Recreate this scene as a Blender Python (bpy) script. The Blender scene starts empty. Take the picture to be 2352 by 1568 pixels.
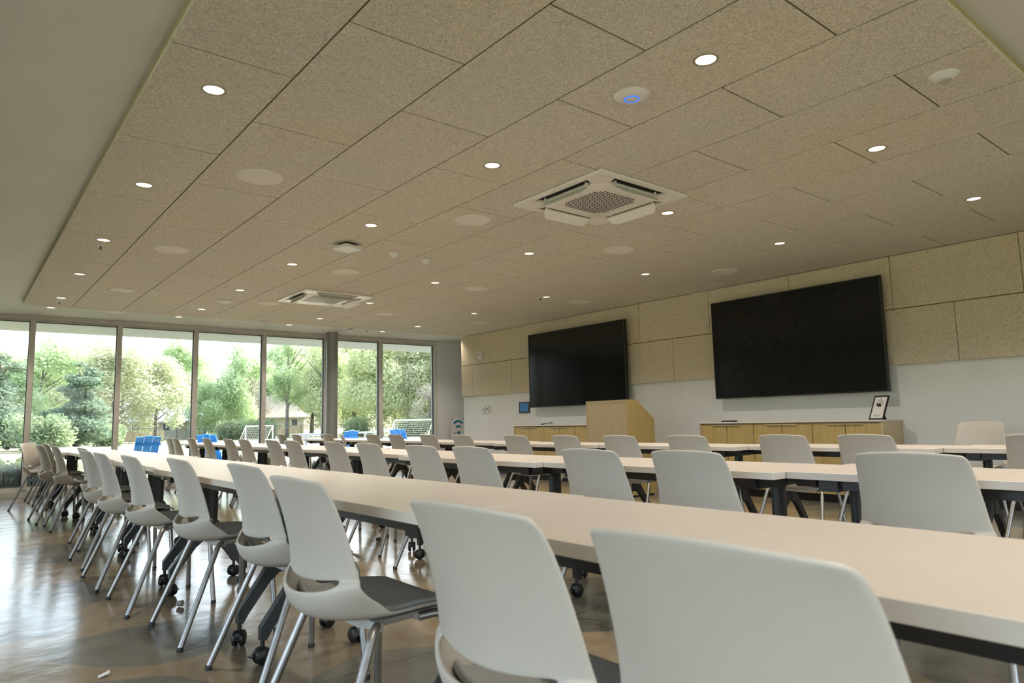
import bpy, math, random
from mathutils import Vector, Matrix
random.seed(7)
PI = math.pi
sc = bpy.context.scene
COL = sc.collection

# ------------------------------------------------------------------ materials
def srgb(r, g, b):
    def c(v):
        v /= 255.0
        return v/12.92 if v <= .04045 else ((v+.055)/1.055)**2.4
    return (c(r), c(g), c(b), 1)

def new_mat(name):
    m = bpy.data.materials.new(name); m.use_nodes = True
    nt = m.node_tree
    return m, nt, nt.nodes['Principled BSDF']

def N(nt, kind, **kw):
    n = nt.nodes.new(kind)
    for k, v in kw.items():
        if k in n.inputs: n.inputs[k].default_value = v
        else: setattr(n, k, v)
    return n

def noise_mat(name, c1, c2, scale=40, rough=.6, metal=0, bump=0, bscale=None, spec=.5, detail=4, stretch=None, coords='Object', lo=.35, hi=.65):
    m, nt, b = new_mat(name)
    tc = N(nt, 'ShaderNodeTexCoord'); src = tc.outputs[coords]
    if stretch:
        mp = N(nt, 'ShaderNodeMapping'); mp.inputs['Scale'].default_value = stretch
        nt.links.new(src, mp.inputs['Vector']); src = mp.outputs['Vector']
    nz = N(nt, 'ShaderNodeTexNoise', Scale=scale, Detail=detail, Roughness=.6)
    nt.links.new(src, nz.inputs['Vector'])
    cr = N(nt, 'ShaderNodeValToRGB')
    cr.color_ramp.elements[0].position = lo; cr.color_ramp.elements[0].color = c1
    cr.color_ramp.elements[1].position = hi; cr.color_ramp.elements[1].color = c2
    nt.links.new(nz.outputs['Fac'], cr.inputs['Fac'])
    nt.links.new(cr.outputs['Color'], b.inputs['Base Color'])
    b.inputs['Roughness'].default_value = rough
    b.inputs['Metallic'].default_value = metal
    b.inputs['Specular IOR Level'].default_value = spec
    if bump:
        bp = N(nt, 'ShaderNodeBump', Strength=bump, Distance=.01)
        n2 = nz
        if bscale:
            n2 = N(nt, 'ShaderNodeTexNoise', Scale=bscale, Detail=3)
            nt.links.new(src, n2.inputs['Vector'])
        nt.links.new(n2.outputs['Fac'], bp.inputs['Height'])
        nt.links.new(bp.outputs['Normal'], b.inputs['Normal'])
    return m

def plain(name, col, rough=.5, metal=0, spec=.5):
    k = .94
    c2 = (col[0]*k, col[1]*k, col[2]*k, 1)
    return noise_mat(name, c2, col, scale=9, rough=rough, metal=metal, spec=spec)

def emis(name, col, strength):
    m, nt, b = new_mat(name)
    b.inputs['Base Color'].default_value = col
    b.inputs['Emission Color'].default_value = col
    b.inputs['Emission Strength'].default_value = strength
    return m

M = {}
M['white_wall'] = noise_mat('white_wall', (.66, .685, .68, 1), (.69, .715, .71, 1), 3, .7, bump=.03, bscale=220)
M['white_ceiling'] = noise_mat('white_ceiling', (.62, .63, .61, 1), (.65, .66, .64, 1), 3, .75, bump=.02, bscale=200)
M['shell'] = noise_mat('shell_plastic', (.535, .51, .455, 1), (.555, .53, .475, 1), 5, .42, spec=.45, bump=.02, bscale=900)
M['bracket'] = plain('bracket_plastic', (.47, .48, .46, 1), .5)
M['pad'] = noise_mat('seat_fabric', (.30, .315, .31, 1), (.44, .46, .45, 1), 420, .9, bump=.3, detail=2)
M['silver'] = noise_mat('silver_tube', (.36, .36, .35, 1), (.43, .43, .42, 1), 30, .40, metal=1)
M['black'] = plain('black_plastic', (.012, .012, .012, 1), .38)
M['darkmetal'] = noise_mat('charcoal_metal', (.030, .034, .034, 1), (.040, .044, .045, 1), 60, .42, metal=.3)
M['table'] = noise_mat('table_laminate', (.655, .61, .55, 1), (.68, .635, .575, 1), 6, .36, spec=.4)
M['frame'] = noise_mat('window_aluminium', (.56, .555, .52, 1), (.60, .595, .56, 1), 8, .5, metal=0)
M['gasket'] = plain('gasket_rubber', (.015, .02, .02, 1), .6)
M['steel'] = noise_mat('column_paint', (.26, .28, .27, 1), (.29, .31, .30, 1), 10, .38, metal=.3)
M['tv'] = plain('screen_glass', (.008, .010, .009, 1), .13, spec=.30)
M['bezel'] = plain('bezel_plastic', (.010, .011, .010, 1), .45)
M['wifi_white'] = plain('device_white', (.70, .71, .71, 1), .4)
M['grille'] = noise_mat('speaker_grille', (.70, .68, .63, 1), (.78, .76, .71, 1), 500, .8)
M['ac'] = plain('ac_plastic', (.80, .79, .76, 1), .4)
M['acgrey'] = plain('ac_grille_plastic', (.44, .43, .40, 1), .5)
M['void'] = plain('dark_void', (.006, .006, .006, 1), .9)
M['white_lam'] = plain('white_laminate', (.72, .70, .64, 1), .35)
M['goal'] = plain('goal_paint', (.75, .75, .75, 1), .5)
M['blue'] = plain('blue_plastic', (.010, .22, .72, 1), .4)
M['palewood'] = noise_mat('pale_concrete', (.55, .60, .66, 1), (.62, .66, .72, 1), 6, .8)
M['bark'] = noise_mat('bark', (.12, .10, .085, 1), (.24, .21, .18, 1), 6, .9, bump=.4)
M['shingle'] = noise_mat('grey_shingle', (.22, .24, .28, 1), (.30, .32, .36, 1), 14, .9)
M['shingle_tan'] = noise_mat('tan_shingle', (.33, .29, .24, 1), (.40, .35, .29, 1), 12, .9)
M['siding'] = noise_mat('pale_siding', (.40, .37, .33, 1), (.48, .45, .41, 1), 3, .8)
M['brick'] = noise_mat('brick_wall', (.38, .22, .16, 1), (.50, .32, .24, 1), 20, .9)
M['fencewood'] = noise_mat('fence_wood', (.42, .34, .26, 1), (.56, .47, .38, 1), 5, .9, stretch=(6, 6, .6))
M['winglass'] = plain('house_window', (.08, .10, .13, 1), .1)
M['wire'] = plain('fence_wire', (.10, .12, .11, 1), .5)
M['mulch'] = noise_mat('river_rock', (.16, .15, .14, 1), (.55, .53, .50, 1), 26, .9, bump=.8, lo=.4, hi=.6)
M['paper'] = plain('paper', (.72, .72, .70, 1), .7)
M['ink'] = plain('ink', (.03, .03, .03, 1), .7)
M['teal'] = plain('teal_print', (.01, .19, .30, 1), .5)
M['clear'] = plain('clear_glide', (.42, .40, .36, 1), .12)
M['soffit_out'] = plain('outside_soffit', (.24, .27, .285, 1), .6)
M['bulb'] = emis('downlight_lens', (1, .80, .62, 1), .62)
M['bluering'] = emis('status_ring_blue', (.02, .12, 1, 1), .6)
M['screenblue'] = emis('screen_blue', (.01, .10, .24, 1), .14)

def fibre(name, c1, c2, c3):
    """wood fibre acoustic board: stringy speckle, a few rusty strands"""
    m, nt, b = new_mat(name)
    tc = N(nt, 'ShaderNodeTexCoord')
    n1 = N(nt, 'ShaderNodeTexNoise', Scale=62, Detail=6, Roughness=.82, Distortion=2.2)
    n2 = N(nt, 'ShaderNodeTexNoise', Scale=1.2, Detail=4)
    n3 = N(nt, 'ShaderNodeTexNoise', Scale=28, Detail=4, Distortion=2.5)
    n4 = N(nt, 'ShaderNodeTexNoise', Scale=1.7, Detail=2)
    for n in (n1, n2, n3, n4): nt.links.new(tc.outputs['Object'], n.inputs['Vector'])
    cr = N(nt, 'ShaderNodeValToRGB'); e = cr.color_ramp.elements
    e[0].position = .36; e[0].color = c1; e[1].position = .60; e[1].color = c2
    nt.links.new(n1.outputs['Fac'], cr.inputs['Fac'])
    mr = N(nt, 'ShaderNodeMapRange'); mr.inputs[1].default_value = .3; mr.inputs[2].default_value = .7; mr.inputs[3].default_value = 0; mr.inputs[4].default_value = .5
    nt.links.new(n2.outputs['Fac'], mr.inputs[0])
    mx = N(nt, 'ShaderNodeMix', data_type='RGBA')
    nt.links.new(mr.outputs[0], mx.inputs['Factor']); nt.links.new(cr.outputs['Color'], mx.inputs['A'])
    mm = N(nt, 'ShaderNodeMix', data_type='RGBA', blend_type='MULTIPLY'); mm.inputs['Factor'].default_value = 1
    nt.links.new(cr.outputs['Color'], mm.inputs['A']); mm.inputs['B'].default_value = (1.06, 1.0, .86, 1)
    nt.links.new(mm.outputs['Result'], mx.inputs['B'])
    # rusty strands
    r1 = N(nt, 'ShaderNodeMapRange'); r1.inputs[1].default_value = .60; r1.inputs[2].default_value = .68
    nt.links.new(n3.outputs['Fac'], r1.inputs[0])
    r2 = N(nt, 'ShaderNodeMapRange'); r2.inputs[1].default_value = .54; r2.inputs[2].default_value = .66; r2.inputs[4].default_value = .75
    nt.links.new(n4.outputs['Fac'], r2.inputs[0])
    mu = N(nt, 'ShaderNodeMath', operation='MULTIPLY')
    nt.links.new(r1.outputs[0], mu.inputs[0]); nt.links.new(r2.outputs[0], mu.inputs[1])
    m3 = N(nt, 'ShaderNodeMix', data_type='RGBA'); m3.inputs['B'].default_value = c3
    nt.links.new(mu.outputs[0], m3.inputs['Factor']); nt.links.new(mx.outputs['Result'], m3.inputs['A'])
    nt.links.new(m3.outputs['Result'], b.inputs['Base Color'])
    b.inputs['Roughness'].default_value = .95; b.inputs['Specular IOR Level'].default_value = .1
    bp = N(nt, 'ShaderNodeBump', Strength=.55, Distance=.006)
    nt.links.new(n1.outputs['Fac'], bp.inputs['Height']); nt.links.new(bp.outputs['Normal'], b.inputs['Normal'])
    return m
M['fibre'] = fibre('ceiling_fibre_board', (.33, .315, .28, 1), (.84, .815, .75, 1), (.60, .42, .22, 1))
M['fibre_wall'] = fibre('wall_fibre_board', (.30, .27, .20, 1), (.80, .74, .60, 1), (.55, .42, .20, 1))
M['fibre_gap'] = plain('ochre_joint', (.17, .13, .05, 1), .9)
M['fibre_edge'] = noise_mat('fibre_cut_edge', (.30, .25, .12, 1), (.52, .46, .26, 1), 90, .95, bump=.5)

def oak(name, c1, c2):
    m, nt, b = new_mat(name)
    tc = N(nt, 'ShaderNodeTexCoord'); mp = N(nt, 'ShaderNodeMapping'); mp.inputs['Scale'].default_value = (14, 14, 1.3)
    nt.links.new(tc.outputs['Object'], mp.inputs['Vector'])
    nz = N(nt, 'ShaderNodeTexNoise', Scale=5, Detail=6, Distortion=.8)
    nt.links.new(mp.outputs['Vector'], nz.inputs['Vector'])
    cr = N(nt, 'ShaderNodeValToRGB'); e = cr.color_ramp.elements
    e[0].position = .3; e[0].color = c1; e[1].position = .7; e[1].color = c2
    nt.links.new(nz.outputs['Fac'], cr.inputs['Fac']); nt.links.new(cr.outputs['Color'], b.inputs['Base Color'])
    b.inputs['Roughness'].default_value = .42
    return m
M['oak'] = oak('oak_veneer', (.44, .345, .20, 1), (.57, .46, .29, 1))
M['oak_dark'] = oak('oak_veneer_honey', (.40, .295, .11, 1), (.52, .40, .17, 1))

def floor_mat():
    m, nt, b = new_mat('polished_stained_concrete')
    tc = N(nt, 'ShaderNodeTexCoord')
    wob = N(nt, 'ShaderNodeTexNoise', Scale=1.1, Detail=2)
    nt.links.new(tc.outputs['Object'], wob.inputs['Vector'])
    sub = N(nt, 'ShaderNodeVectorMath', operation='SUBTRACT'); sub.inputs[1].default_value = (.5, .5, .5)
    nt.links.new(wob.outputs['Color'], sub.inputs[0])
    scl = N(nt, 'ShaderNodeVectorMath', operation='SCALE'); scl.inputs['Scale'].default_value = .35
    nt.links.new(sub.outputs[0], scl.inputs[0])
    add = N(nt, 'ShaderNodeVectorMath', operation='ADD')
    nt.links.new(tc.outputs['Object'], add.inputs[0]); nt.links.new(scl.outputs[0], add.inputs[1])
    vo = N(nt, 'ShaderNodeTexVoronoi', Scale=.85, Randomness=.9)
    nt.links.new(add.outputs[0], vo.inputs['Vector'])
    mask = N(nt, 'ShaderNodeMapRange'); mask.inputs[1].default_value = .46; mask.inputs[2].default_value = .47
    nt.links.new(vo.outputs['Distance'], mask.inputs[0])
    mot = N(nt, 'ShaderNodeTexNoise', Scale=3.5, Detail=8, Roughness=.65)
    nt.links.new(tc.outputs['Object'], mot.inputs['Vector'])
    tan = N(nt, 'ShaderNodeValToRGB'); e = tan.color_ramp.elements
    e[0].position = .3; e[0].color = (.190, .152, .098, 1); e[1].position = .72; e[1].color = (.30, .25, .17, 1)
    gry = N(nt, 'ShaderNodeValToRGB'); e = gry.color_ramp.elements
    e[0].position = .3; e[0].color = (.115, .112, .092, 1); e[1].position = .72; e[1].color = (.19, .19, .16, 1)
    for r in (tan, gry): nt.links.new(mot.outputs['Fac'], r.inputs['Fac'])
    mx = N(nt, 'ShaderNodeMix', data_type='RGBA')
    nt.links.new(mask.outputs[0], mx.inputs['Factor']); nt.links.new(gry.outputs['Color'], mx.inputs['A']); nt.links.new(tan.outputs['Color'], mx.inputs['B'])
    # saw-cut control joints
    sep = N(nt, 'ShaderNodeSeparateXYZ'); nt.links.new(tc.outputs['Object'], sep.inputs[0])
    last = mx.outputs['Result']
    for ax, pos in (('Y', 6.5), ('Y', 2.62), ('Y', 10.4), ('X', 2.45), ('X', 6.6), ('X', -1.8)):
        d = N(nt, 'ShaderNodeMath', operation='SUBTRACT'); d.inputs[1].default_value = pos
        nt.links.new(sep.outputs[ax], d.inputs[0])
        a = N(nt, 'ShaderNodeMath', operation='ABSOLUTE'); nt.links.new(d.outputs[0], a.inputs[0])
        l = N(nt, 'ShaderNodeMath', operation='LESS_THAN'); l.inputs[1].default_value = .003
        nt.links.new(a.outputs[0], l.inputs[0])
        mj = N(nt, 'ShaderNodeMix', data_type='RGBA'); mj.inputs['B'].default_value = (.05, .045, .035, 1)
        nt.links.new(l.outputs[0], mj.inputs['Factor']); nt.links.new(last, mj.inputs['A'])
        last = mj.outputs['Result']
    nt.links.new(last, b.inputs['Base Color'])
    rr = N(nt, 'ShaderNodeMapRange'); rr.inputs[1].default_value = .3; rr.inputs[2].default_value = .7; rr.inputs[3].default_value = .13; rr.inputs[4].default_value = .21
    nt.links.new(mot.outputs['Fac'], rr.inputs[0]); nt.links.new(rr.outputs[0], b.inputs['Roughness'])
    bn = N(nt, 'ShaderNodeTexNoise', Scale=5, Detail=3)
    nt.links.new(tc.outputs['Object'], bn.inputs['Vector'])
    bp = N(nt, 'ShaderNodeBump', Strength=.10, Distance=.02)
    nt.links.new(bn.outputs['Fac'], bp.inputs['Height']); nt.links.new(bp.outputs['Normal'], b.inputs['Normal'])
    b.inputs['Specular IOR Level'].default_value = .34
    b.inputs['Coat Weight'].default_value = 0
    return m
M['floor'] = floor_mat()

def pane_mat(name, tint):
    m = bpy.data.materials.new(name); m.use_nodes = True
    nt = m.node_tree; nt.nodes.clear()
    out = N(nt, 'ShaderNodeOutputMaterial')
    tr = N(nt, 'ShaderNodeBsdfTransparent'); tr.inputs['Color'].default_value = tint
    gl = N(nt, 'ShaderNodeBsdfGlossy', Roughness=0.0)
    fr = N(nt, 'ShaderNodeFresnel', IOR=1.5)
    mx = N(nt, 'ShaderNodeMixShader')
    nt.links.new(fr.outputs[0], mx.inputs[0]); nt.links.new(tr.outputs[0], mx.inputs[1]); nt.links.new(gl.outputs[0], mx.inputs[2])
    nt.links.new(mx.outputs[0], out.inputs['Surface'])
    return m
M['glass'] = pane_mat('tinted_window_glass', (.80, .825, .82, 1))
M['clear_glass'] = pane_mat('clear_window_glass', (.96, .97, .975, 1))

def leaf_mat(name, c1, c2):
    m = noise_mat(name, c1, c2, .9, .75, spec=.2, detail=2)
    nt = m.node_tree; b = nt.nodes['Principled BSDF']
    out = nt.nodes['Material Output']
    tl = N(nt, 'ShaderNodeBsdfTranslucent'); mx = N(nt, 'ShaderNodeMixShader'); mx.inputs[0].default_value = .4
    for l in list(b.inputs['Base Color'].links): nt.links.new(l.from_socket, tl.inputs['Color'])
    nt.links.new(b.outputs[0], mx.inputs[1]); nt.links.new(tl.outputs[0], mx.inputs[2]); nt.links.new(mx.outputs[0], out.inputs['Surface'])
    return m
M['leaf_spring'] = leaf_mat('spring_leaves', (.38, .50, .27, 1), (.56, .66, .42, 1))  # spring, olive and yellow greens paled, outdoor haze put into the colour
M['leaf_olive'] = leaf_mat('olive_leaves', (.44, .48, .30, 1), (.60, .62, .44, 1))
M['leaf_yellow'] = leaf_mat('yellow_green_leaves', (.50, .56, .31, 1), (.66, .70, .46, 1))
M['leaf_dark'] = leaf_mat('cedar_needles', (.12, .19, .13, 1), (.26, .33, .23, 1))
M['leaf_bare'] = leaf_mat('budding_twigs', (.42, .38, .33, 1), (.58, .56, .46, 1))
M['leaf_bush'] = leaf_mat('bush_leaves', (.24, .33, .18, 1), (.40, .46, .28, 1))
M['grassblade'] = leaf_mat('straw_grass', (.34, .32, .20, 1), (.52, .50, .34, 1))
M['sage'] = leaf_mat('grey_green_grass', (.26, .31, .27, 1), (.44, .48, .43, 1))
def lawn_mat():
    m = noise_mat('lawn', (.22, .26, .13, 1), (.40, .35, .25, 1), .22, .95, detail=6, lo=.42, hi=.58)
    return m
M['lawn'] = lawn_mat()

# ------------------------------------------------------------------ mesh helpers
class MB:
    """collects shapes into one mesh"""
    def __init__(s): s.v = []; s.f = []; s.m = []
    def add(s, vs, fs, mi=0):
        o = len(s.v); s.v += [tuple(p) for p in vs]
        s.f += [tuple(i+o for i in f) for f in fs]; s.m += [mi]*len(fs); return s
    def box(s, x0, x1, y0, y1, z0, z1, mi=0):
        vs = [(x, y, z) for z in (z0, z1) for x, y in ((x0, y0), (x1, y0), (x1, y1), (x0, y1))]
        return s.add(vs, [(3, 2, 1, 0), (4, 5, 6, 7), (0, 1, 5, 4), (1, 2, 6, 5), (2, 3, 7, 6), (3, 0, 4, 7)], mi)
    def bbox(s, x0, x1, y0, y1, z0, z1, b=.003, mi=0):
        """box with chamfered vertical and horizontal edges"""
        vs = []
        for z, k in ((z0, b), (z0+b, 0), (z1-b, 0), (z1, b)):
            for x, y in ((x0+k+b, y0+k), (x1-k-b, y0+k), (x1-k, y0+k+b), (x1-k, y1-k-b), (x1-k-b, y1-k), (x0+k+b, y1-k), (x0+k, y1-k-b), (x0+k, y0+k+b)):
                vs.append((x, y, z))
        fs = [tuple(range(7, -1, -1)), tuple(range(24, 32))]
        for r in range(3):
            for i in range(8): j = (i+1) % 8; fs.append((r*8+i, r*8+j, r*8+8+j, r*8+8+i))
        return s.add(vs, fs, mi)
    def prism(s, pts, z0, z1, mi=0):
        n = len(pts); vs = [(x, y, z0) for x, y in pts]+[(x, y, z1) for x, y in pts]
        fs = [tuple(range(n-1, -1, -1)), tuple(range(n, 2*n))]+[(i, (i+1) % n, n+(i+1) % n, n+i) for i in range(n)]
        return s.add(vs, fs, mi)
    def prism_y(s, pts, y0, y1, mi=0):
        """profile given in x,z, extruded along y"""
        n = len(pts); vs = [(x, y0, z) for x, z in pts]+[(x, y1, z) for x, z in pts]
        fs = [tuple(range(n)), tuple(range(2*n-1, n-1, -1))]+[((i+1) % n, i, n+i, n+(i+1) % n) for i in range(n)]
        return s.add(vs, fs, mi)
    def tube(s, path, r, n=10, ry=None, mi=0, caps=True):
        path = [Vector(p) for p in path]
        rs = r if isinstance(r, (list, tuple)) else [r]*len(path)
        vs = []; up = None
        for i, p in enumerate(path):
            t = (path[min(i+1, len(path)-1)]-path[max(i-1, 0)]).normalized()
            if up is None:
                up = Vector((0, 1, 0)) if abs(t.y) < .9 else Vector((1, 0, 0))
            a = (up-t*up.dot(t)).normalized(); up = a; b = t.cross(a)
            for k in range(n):
                w = 2*PI*k/n
                vs.append(p+a*math.cos(w)*(ry if ry else rs[i])+b*math.sin(w)*rs[i])
        fs = []
        for i in range(len(path)-1):
            for k in range(n):
                j = (k+1) % n; fs.append((i*n+k, i*n+j, i*n+n+j, i*n+n+k))
        if caps: fs += [tuple(range(n-1, -1, -1)), tuple(range(len(vs)-n, len(vs)))]
        return s.add(vs, fs, mi)
    def lathe(s, prof, c=(0, 0, 0), n=32, mi=0, axis='z'):
        vs = []; fs = []
        for r, z in prof:
            for k in range(n):
                w = 2*PI*k/n; p = (r*math.cos(w), r*math.sin(w), z)
                if axis == 'y': p = (p[0], p[2], p[1])
                if axis == 'x': p = (p[2], p[0], p[1])
                vs.append((c[0]+p[0], c[1]+p[1], c[2]+p[2]))
        for i in range(len(prof)-1):
            for k in range(n):
                j = (k+1) % n; fs.append((i*n+k, i*n+j, i*n+n+j, i*n+n+k))
        if prof[0][0] > 1e-6: fs.append(tuple(range(n-1, -1, -1)))
        if prof[-1][0] > 1e-6: fs.append(tuple(range(len(vs)-n, len(vs))))
        return s.add(vs, fs, mi)
    def build(s, name, mat, parent=None, smooth=None, loc=None):
        me = bpy.data.meshes.new(name); me.from_pydata(s.v, [], s.f)
        mats = mat if isinstance(mat, (list, tuple)) else [mat]
        for m in mats: me.materials.append(m)
        if len(mats) > 1: me.polygons.foreach_set('material_index', s.m)
        me.validate(); me.update()
        if smooth:
            me.polygons.foreach_set('use_smooth', [True]*len(me.polygons))
            try: me.set_sharp_from_angle(angle=math.radians(smooth))
            except Exception: pass
        o = bpy.data.objects.new(name, me); COL.objects.link(o)
        if parent: o.parent = parent
        if loc: o.location = loc
        return o

def tag(o, label=None, cat=None, group=None, kind=None):
    if label: o['label'] = label
    if cat: o['category'] = cat
    if group: o['group'] = group
    if kind: o['kind'] = kind
    return o
def empty(name, loc=(0, 0, 0), rz=0):
    o = bpy.data.objects.new(name, None); COL.objects.link(o); o.location = loc; o.rotation_euler = (0, 0, rz)
    o.empty_display_size = .1; return o
KIDS = {}
def kids(o): return [c for c in bpy.data.objects if c.parent == o]
def copy_tree(o, parent=None, cache={}):
    c = o.copy(); COL.objects.link(c); c.parent = parent
    if o.name not in cache: cache[o.name] = kids(o)
    for ch in cache[o.name]: copy_tree(ch, c)
    return c
def struct(name, mb, mat, **k): return tag(mb.build(name, mat, **k), kind='structure')
def bake(o):
    dg = bpy.context.evaluated_depsgraph_get()
    me = bpy.data.meshes.new_from_object(o.evaluated_get(dg))
    o.modifiers.clear(); o.data = me; return o
def text_obj(name, s, size, mat, parent, mtx):
    cu = bpy.data.curves.new(name, 'FONT'); cu.body = s; cu.size = size; cu.align_x = 'CENTER'; cu.align_y = 'CENTER'; cu.extrude = .0004
    o = bpy.data.objects.new(name, cu); COL.objects.link(o)
    bpy.context.view_layer.update()
    dg = bpy.context.evaluated_depsgraph_get()
    me = bpy.data.meshes.new_from_object(o.evaluated_get(dg)); me.materials.clear(); me.materials.append(mat)
    bpy.data.objects.remove(o)
    q = bpy.data.objects.new(name, me); COL.objects.link(q); q.parent = parent; q.matrix_local = mtx
    return q

# ------------------------------------------------------------------ the room
YW, XR, ZP, ZW, XL, YB = 13.0, 8.11, 2.715, 2.775, -3.6, -4.5
struct('floor', MB().box(XL-.2, 10.6, YB-.2, YW+.1, -.2, 0), M['floor'])
# gypsum ceiling with the lower acoustic field hung beneath it
cl = struct('ceiling', MB().box(XL-.2, 10.6, YB-.2, YW+.12, ZW, ZW+.35), M['white_ceiling'])
mb = MB(); xs = [.68]+[1.255+.6165*i for i in range(12)]; xs[-1] = 8.07
y0c, y1c, L = .955, 11.465, 1.245
for i in range(len(xs)-1):
    off = 3.24 if i % 2 == 0 else 2.617
    ys = sorted({y0c, y1c} | {off+L*k for k in range(-4, 10) if y0c+.05 < off+L*k < y1c-.05})
    for a, b in zip(ys[:-1], ys[1:]):
        mb.bbox(xs[i]+.0045, xs[i+1]-.0045, a+.0045, b-.0045, ZP, ZP+.024, .0015)
mb.build('acoustic_tiles', M['fibre'], cl)
tag(MB().box(.70, 8.07, y0c+.02, y1c-.02, ZP+.006, ZP+.0255).build('tile_joints', M['fibre_gap'], cl), 'dark ochre joints between the tiles')
mb = MB().box(.69, 8.07, y0c+.01, y1c-.01, ZP+.0256, ZW)
tag(mb.build('tile_backing', M['fibre_edge'], cl), 'ochre cut edge behind the ceiling tiles')

wr = struct('wall_right', MB().box(XR, XR+.2, YB-.2, 11.56, 0, ZW).box(XR+.2, 10.6, 11.36, 11.56, 0, ZW), M['white_wall'])
# fibre board panels on the screen wall
top = [-.46, .77, 1.99, 3.2, 4.40, 5.59, 6.84, 8.07, 9.33, 10.59, 11.575]
low = [-1.1, .15, 1.37, 2.6, 3.82, 5.02, 6.23, 7.47, 8.71, 9.95, 11.20, 11.575]
MB().box(XR-.036, XR-.002, -1.05, 11.57, 1.50, ZP-.004).build('panel_joints', M['fibre_gap'], wr)
for z0, z1, ss in ((2.115, ZP-.001, top), (1.495, 2.11, low)):
    for a, b in zip(ss[:-1], ss[1:]):
        MB().bbox(XR-.042, XR-.001, a+.003, b-.003, z0+.003, z1-.003, .002).build('acoustic_panel', M['fibre_wall'], wr)
struct('baseboard_right', MB().box(XR-.012, XR-.0005, YB, 11.57, 0, .10).box(XR, 10.5, 11.565, 11.575, 0, .1), M['black'])
struct('wall_left', MB().box(XL-.2, XL, 5.6, YW, 0, ZW).box(XL-.2, XL, YB-.2, 5.6, 2.65, ZW).box(XL-.2, XL, YB-.2, 5.6, 0, .1), M['white_wall'])
struct('wall_back', MB().box(XL, 10.6, YB-.2, YB, 0, .15).box(XL, 10.6, YB-.2, YB, 2.6, ZW).box(6.5, 10.6, YB-.2, YB, .15, 2.6), M['white_wall'])
struct('wall_far', MB().box(8.385, 10.6, YW-.02, YW+.18, 0, ZW).box(10.4, 10.6, 11.3, YW, 0, ZW), M['white_wall'])
struct('baseboard_far', MB().box(8.40, 10.4, YW-.032, YW-.021, 0, .1), M['black'])

# glazed wall: header, sill and one window per bay
struct('trim_1', MB().box(XL, 8.385, YW-.04, YW+.12, 2.715, ZW+.03), M['frame'])
struct('trim_2', MB().box(XL, 8.385, YW-.05, YW+.12, 0, .085).box(XL, 8.385, YW-.01, YW+.12, .085, .10), M['frame'])
mx = [-3.55, -2.65, -1.46, -.27, .93, 2.13, 3.33, 4.54, 5.77, 6.99, 8.345]
for i in range(len(mx)-1):
    a, b = mx[i], mx[i+1]
    w = struct('window_%d' % (i+1), MB().box(b-.035, b+.035, YW-.04, YW+.11, .1, 2.715).box(a+.035, b-.035, YW+.03, YW+.09, .1, .15)
               .box(a+.035, b-.035, YW+.03, YW+.09, 2.69, 2.715), M['frame'])
    g = MB()
    for x0, x1, z0, z1 in ((a+.035, a+.043, .15, 2.69), (b-.043, b-.035, .15, 2.69), (a+.035, b-.035, 2.68, 2.69), (a+.035, b-.035, .15, .157)):
        g.box(x0, x1, YW+.025, YW+.06, z0, z1)
    g.build('gasket', M['gasket'], w)
    MB().box(a+.04, b-.04, YW+.045, YW+.048, .15, 2.69).build('glass_pane', M['glass'], w)
# glazing in the side and rear walls behind the camera
n = 11
for i in range(8):
    a = -4.3+i*1.237
    w = struct('window_%d' % n, MB().box(XL-.12, XL, a-.03, a+.03, .1, 2.65), M['frame']); n += 1
    MB().box(XL-.06, XL-.057, a+.03, a+1.207, .1, 2.65).build('glass_pane', M['clear_glass'], w)
for i in range(8):
    a = XL+i*1.26
    w = struct('window_%d' % n, MB().box(a-.03, a+.03, YB-.12, YB, .15, 2.6), M['frame']); n += 1
    MB().box(a+.03, a+1.23, YB-.06, YB-.057, .15, 2.6).build('glass_pane', M['clear_glass'], w)

# round steel column by the glass
c = MB().lathe([(.112, 0), (.112, ZW)], n=40)
c = c.build('steel_column', M['steel'], smooth=40, loc=(5.73, 12.62, 0))
tag(c, 'round grey painted steel column standing just inside the window wall', 'column')
MB().lathe([(.135, 0), (.135, .012), (.113, .02)], n=40).build('base_ring', M['steel'], c, 40)

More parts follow.
